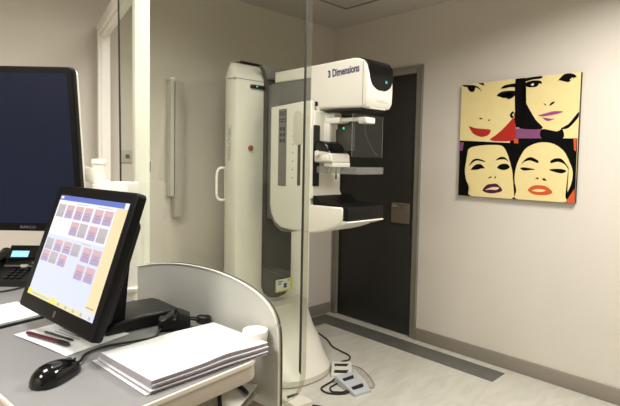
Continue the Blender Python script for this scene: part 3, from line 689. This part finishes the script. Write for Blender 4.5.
for i in range(7):
    p = Vector((.385, 1.40, 0)) + ay*(.012*i + .012); q = p + ax*(.10 + .015*(i % 3)); zz = H+.0034 + .0012
    w_ = ay*.0012; b.poly([tuple(p-w_)[:2]+(zz,), tuple(q-w_)[:2]+(zz,), tuple(q+w_)[:2]+(zz,), tuple(p+w_)[:2]+(zz,)])
obj('printed_lines', b, 'ink', t, True)
b = MB().box(.20, .438, 1.50, 1.74, H+.0006, H+.012, .003, X=Matrix.Rotation(0, 4, 'Z')); 
t = thing('document_folder', 'white papers at the left edge of the desk, their shadow built as a black folder', 'folder', (.32, 1.62, H))
b = MB().prism([(.235, 1.515), (.42, 1.548), (.43, 1.56), (.412, 1.725), (.22, 1.70)], 'z', H+.0006, H+.008, .002); obj('cover', b, 'black_matt', t, True)  # black slab stands in for the shadow under the papers' raised edge
b = MB().prism([(.238, 1.520), (.412, 1.552), (.395, 1.74), (.222, 1.71)], 'z', H+.008, H+.0135, .0); obj('papers', b, 'paper', t, True)
# pens
def pen(name, label, a, c_, r, mats, z):
    a, c_ = Vector((a[0], a[1], z+r)), Vector((c_[0], c_[1], z+r)); v = c_-a
    t = thing(name, label, 'pen', (a.x, a.y, z))
    b = MB().tube([a, a+v*.05, a+v*.8], [r*.75, r, r], 12); obj('barrel', b, mats[0], t, True)
    b = MB().tube([a+v*.78, a+v*.96, a+v], [r*1.12, r*1.12, r*.7], 12); obj('pen_cap', b, mats[1], t, True, label='black cap')
pen('marker_pen', 'dark red marker pen with a black cap on the printed sheet', (.345, 1.42), (.398, 1.262), .0055, ('red_pen', 'black_plastic'), H+.0046)
pen('slim_pen', 'slim dark pen lying behind the red marker near the screen', (.384, 1.405), (.418, 1.292), .003, ('machine_dark', 'black_plastic'), H+.0048)
# mouse
mc = Vector((.324, 1.106, H)); ma_ = math.atan2(.072, .118)
mt = thing('computer_mouse', 'glossy black corded mouse at the near corner of the desk', 'mouse', tuple(mc), (0, 0, ma_))
L = .062; rings = []
for q in range(15):
    s = -1 + 2*q/14; s = max(-.985, min(.985, s)); x = L*s
    w = .032*(1 - abs(s)**3.2)**.5*(1 - .10*s); h = .038*(1 - abs(s)**2.6)**.5*(1 - .22*s)
    rings.append([(x, w*math.cos(a)*(1.0 if math.sin(a) >= 0 else 1), .001 + max(0., h*max(0, math.sin(a))**.8) if math.sin(a) > 0 else .001) for a in [PI*k/14 for k in range(15)]])
b = MB().loft(rings); obj('shell', b, 'black_gloss', mt)
b = MB().tube([(.030, 0, .0298), (.036, 0, .0285), (.042, 0, .0255)], .0035, 8); obj('scroll_wheel', b, 'machine_dark', mt)
b = MB().box(.012, .058, -.0008, .0008, .018, .0235); obj('button_split', b, 'black_matt', mt)
cb = [(.375, 1.138, H+.010), (.388, 1.148, H+.008), (.410, 1.184, H+.0055), (.44, 1.2, H+.0055), (.475, 1.203, H+.0055), (.53, 1.19, H+.0055), (.575, 1.183, H+.0055), (.595, 1.19, H+.0055), (.62, 1.215, H+.012)]
b = MB().tube(smooth_path(cb, 7), .0032, 8); obj('mouse_cord', b, 'black_cable', mt, True)
# cradle with coiled cable
t = thing('scanner_cradle', 'black cradle with folded flaps between monitor foot and paper stack', 'cradle', (.664, 1.222, H), (0, 0, R(-28)))
b = MB().prism(rrect(-.043, .043, -.025, .025, .011), 'z', .0006, .034, .008); obj('body', b, 'black_plastic', t)
b = MB().prism([(-.043, .02), (-.012, .042), (0, .050), (-.004, .03), (-.036, .012)], 'y', -.026, .024, .002); obj('flap', b, 'black_plastic', t)
b = MB().prism([(.004, .03), (.012, .052), (.043, .038), (.044, .014)], 'y', -.024, .026, .002); obj('flap', b, 'black_plastic', t)
coil = []
for k in range(60):
    a = 2*PI*k/17; coil.append((.741 + .016*math.cos(a) + .0005*k*.1, 1.195 + .024*math.sin(a), H+.005 + .00035*k + .004*math.sin(a*.5)))
b = MB().tube([(.703, 1.215, H+.02), (.715, 1.212, H+.018)] + coil + [(.728, 1.235, H+.016), (.72, 1.255, H+.008), (.70, 1.252, H+.005)], .0026, 7)
solo('coiled_cable', b, 'black_cable', 'small coil of black cable behind the paper stack', 'cable', (.735, 1.2, H))
# phone
ph = thing('desk_phone', 'black desk phone with a pale blue display under the big monitor', 'telephone', (.478, 2.098, H), (0, 0, R(-42)))
X = Matrix.Translation((0, 0, .0))
b = MB().prism([(-.095, .0006), (.10, .0006), (.10, .06), (.07, .075), (-.095, .022)], 'x', -.115, .105, .006); obj('body', b, 'black_plastic', ph)
sl = math.atan2(.053, .165); Xp = Matrix.Translation((0, -.095, .022)) @ Matrix.Rotation(sl, 4, 'X')
b = MB().box(-.045, .10, .11, .19, -.002, .018, .004, X=Xp @ Matrix.Translation((0, .0, 0)) @ Matrix.Translation((0, .11, 0)) @ Matrix.Rotation(R(35), 4, 'X') @ Matrix.Translation((0, -.11, 0))); hd_ = obj('display_housing', b, 'black_gloss', ph)
Xd = Xp @ Matrix.Translation((0, .11, 0)) @ Matrix.Rotation(R(35), 4, 'X') @ Matrix.Translation((0, -.11, 0))
b = MB().box(-.03, .034, .138, .164, .018, .0195, X=Xd); obj('display', b, 'lcd', hd_, label='pale blue lit display')
b = MB().prism([(-.045, .095), (.10, .095), (.10, .105), (.04, .118), (-.045, .118)], 'z', .002, .0075, .001, X=Xp); obj('silver_trim', b, 'machine_grey', ph)
b = MB().lathe([(0, 0), (.014, 0), (.014, .006), (0, .007)], X=Xp @ Matrix.Translation((.03, .10, .004))); obj('navigation_key', b, 'machine_side', ph)
for i in range(4):
    for j in range(3):
        b = MB().box(-.004+.024*j, .012+.024*j, .012+.019*i, .025+.019*i, 0, .006, .001, X=Xp); obj('key', b, 'black_gloss', ph)
hs = [(-.083, -.085, .042), (-.083, -.06, .058), (-.083, 0, .075), (-.083, .06, .088), (-.083, .085, .085)]
b = MB().tube(smooth_path(hs, 5), [.026 if (i < 4 or i > 16) else .017 for i in range(21)], 12); obj('handset', b, 'black_plastic', ph)
b = MB().tube(smooth_path([(.09, -.09, .005), (.06, -.16, .005), (.0, -.19, .005), (-.1, -.18, .005)], 6), .003, 7); obj('phone_cord', b, 'black_cable', ph)
# ------------------------------------------------------------------ light
def lamp(name, loc, size, power, col=(1., .965, .91), spread=160, sy=None):
    l = bpy.data.lights.new(name, 'AREA'); l.shape = 'RECTANGLE'; l.size = size; l.size_y = sy or size; l.energy = power; l.color = col; l.spread = R(spread)
    o = bpy.data.objects.new(name, l); C.objects.link(o); o.location = loc; return o
lamp('ceiling_light_room', (2.2, .45, ZC-.01), .55, 50)
lamp('ceiling_light_desk', (.12, 1.38, ZC-.01), .55, 23)
lamp('fill_light_left', (-1.2, .75, ZC-.01), .6, 40)  # added fill for the left-facing sides, no known fixture here
lamp('fill_light_centre', (1.25, 1.7, ZC-.01), .5, 12)  # added fill to lift the back wall behind the glass
w = bpy.data.worlds.new('world'); SC.world = w; w.use_nodes = True
w.node_tree.nodes['Background'].inputs[0].default_value = (.30, .28, .25, 1); w.node_tree.nodes['Background'].inputs[1].default_value = .2

# ------------------------------------------------------------------ camera
cam = bpy.data.cameras.new('camera'); co = bpy.data.objects.new('camera', cam); C.objects.link(co); SC.camera = co
yaw, pitch, roll = R(44.166), R(3.1777), R(1.0703)
f0 = Vector((math.sin(yaw), math.cos(yaw), 0)); r0 = Vector((math.cos(yaw), -math.sin(yaw), 0)); u0 = Vector((0, 0, 1))
f2 = f0*math.cos(pitch) - u0*math.sin(pitch); u2 = u0*math.cos(pitch) + f0*math.sin(pitch)
r3 = r0*math.cos(roll) + u2*math.sin(roll); u3 = u2*math.cos(roll) - r0*math.sin(roll)
mm = Matrix((r3, u3, -f2)).transposed().to_4x4(); mm.translation = (0, 0, 1.40)
co.matrix_world = mm
cam.sensor_fit = 'HORIZONTAL'; cam.sensor_width = 36; cam.lens = 36*484.295/620
cam.shift_y = -(203-189.04)/620; cam.clip_start = .02
vs = SC.view_settings; vs.view_transform = 'Standard'; vs.look = 'None'; vs.exposure = .08; vs.gamma = 1; vs.use_curve_mapping = False
SC.cycles.max_bounces = 10; SC.cycles.transparent_max_bounces = 16; SC.cycles.use_denoising = True
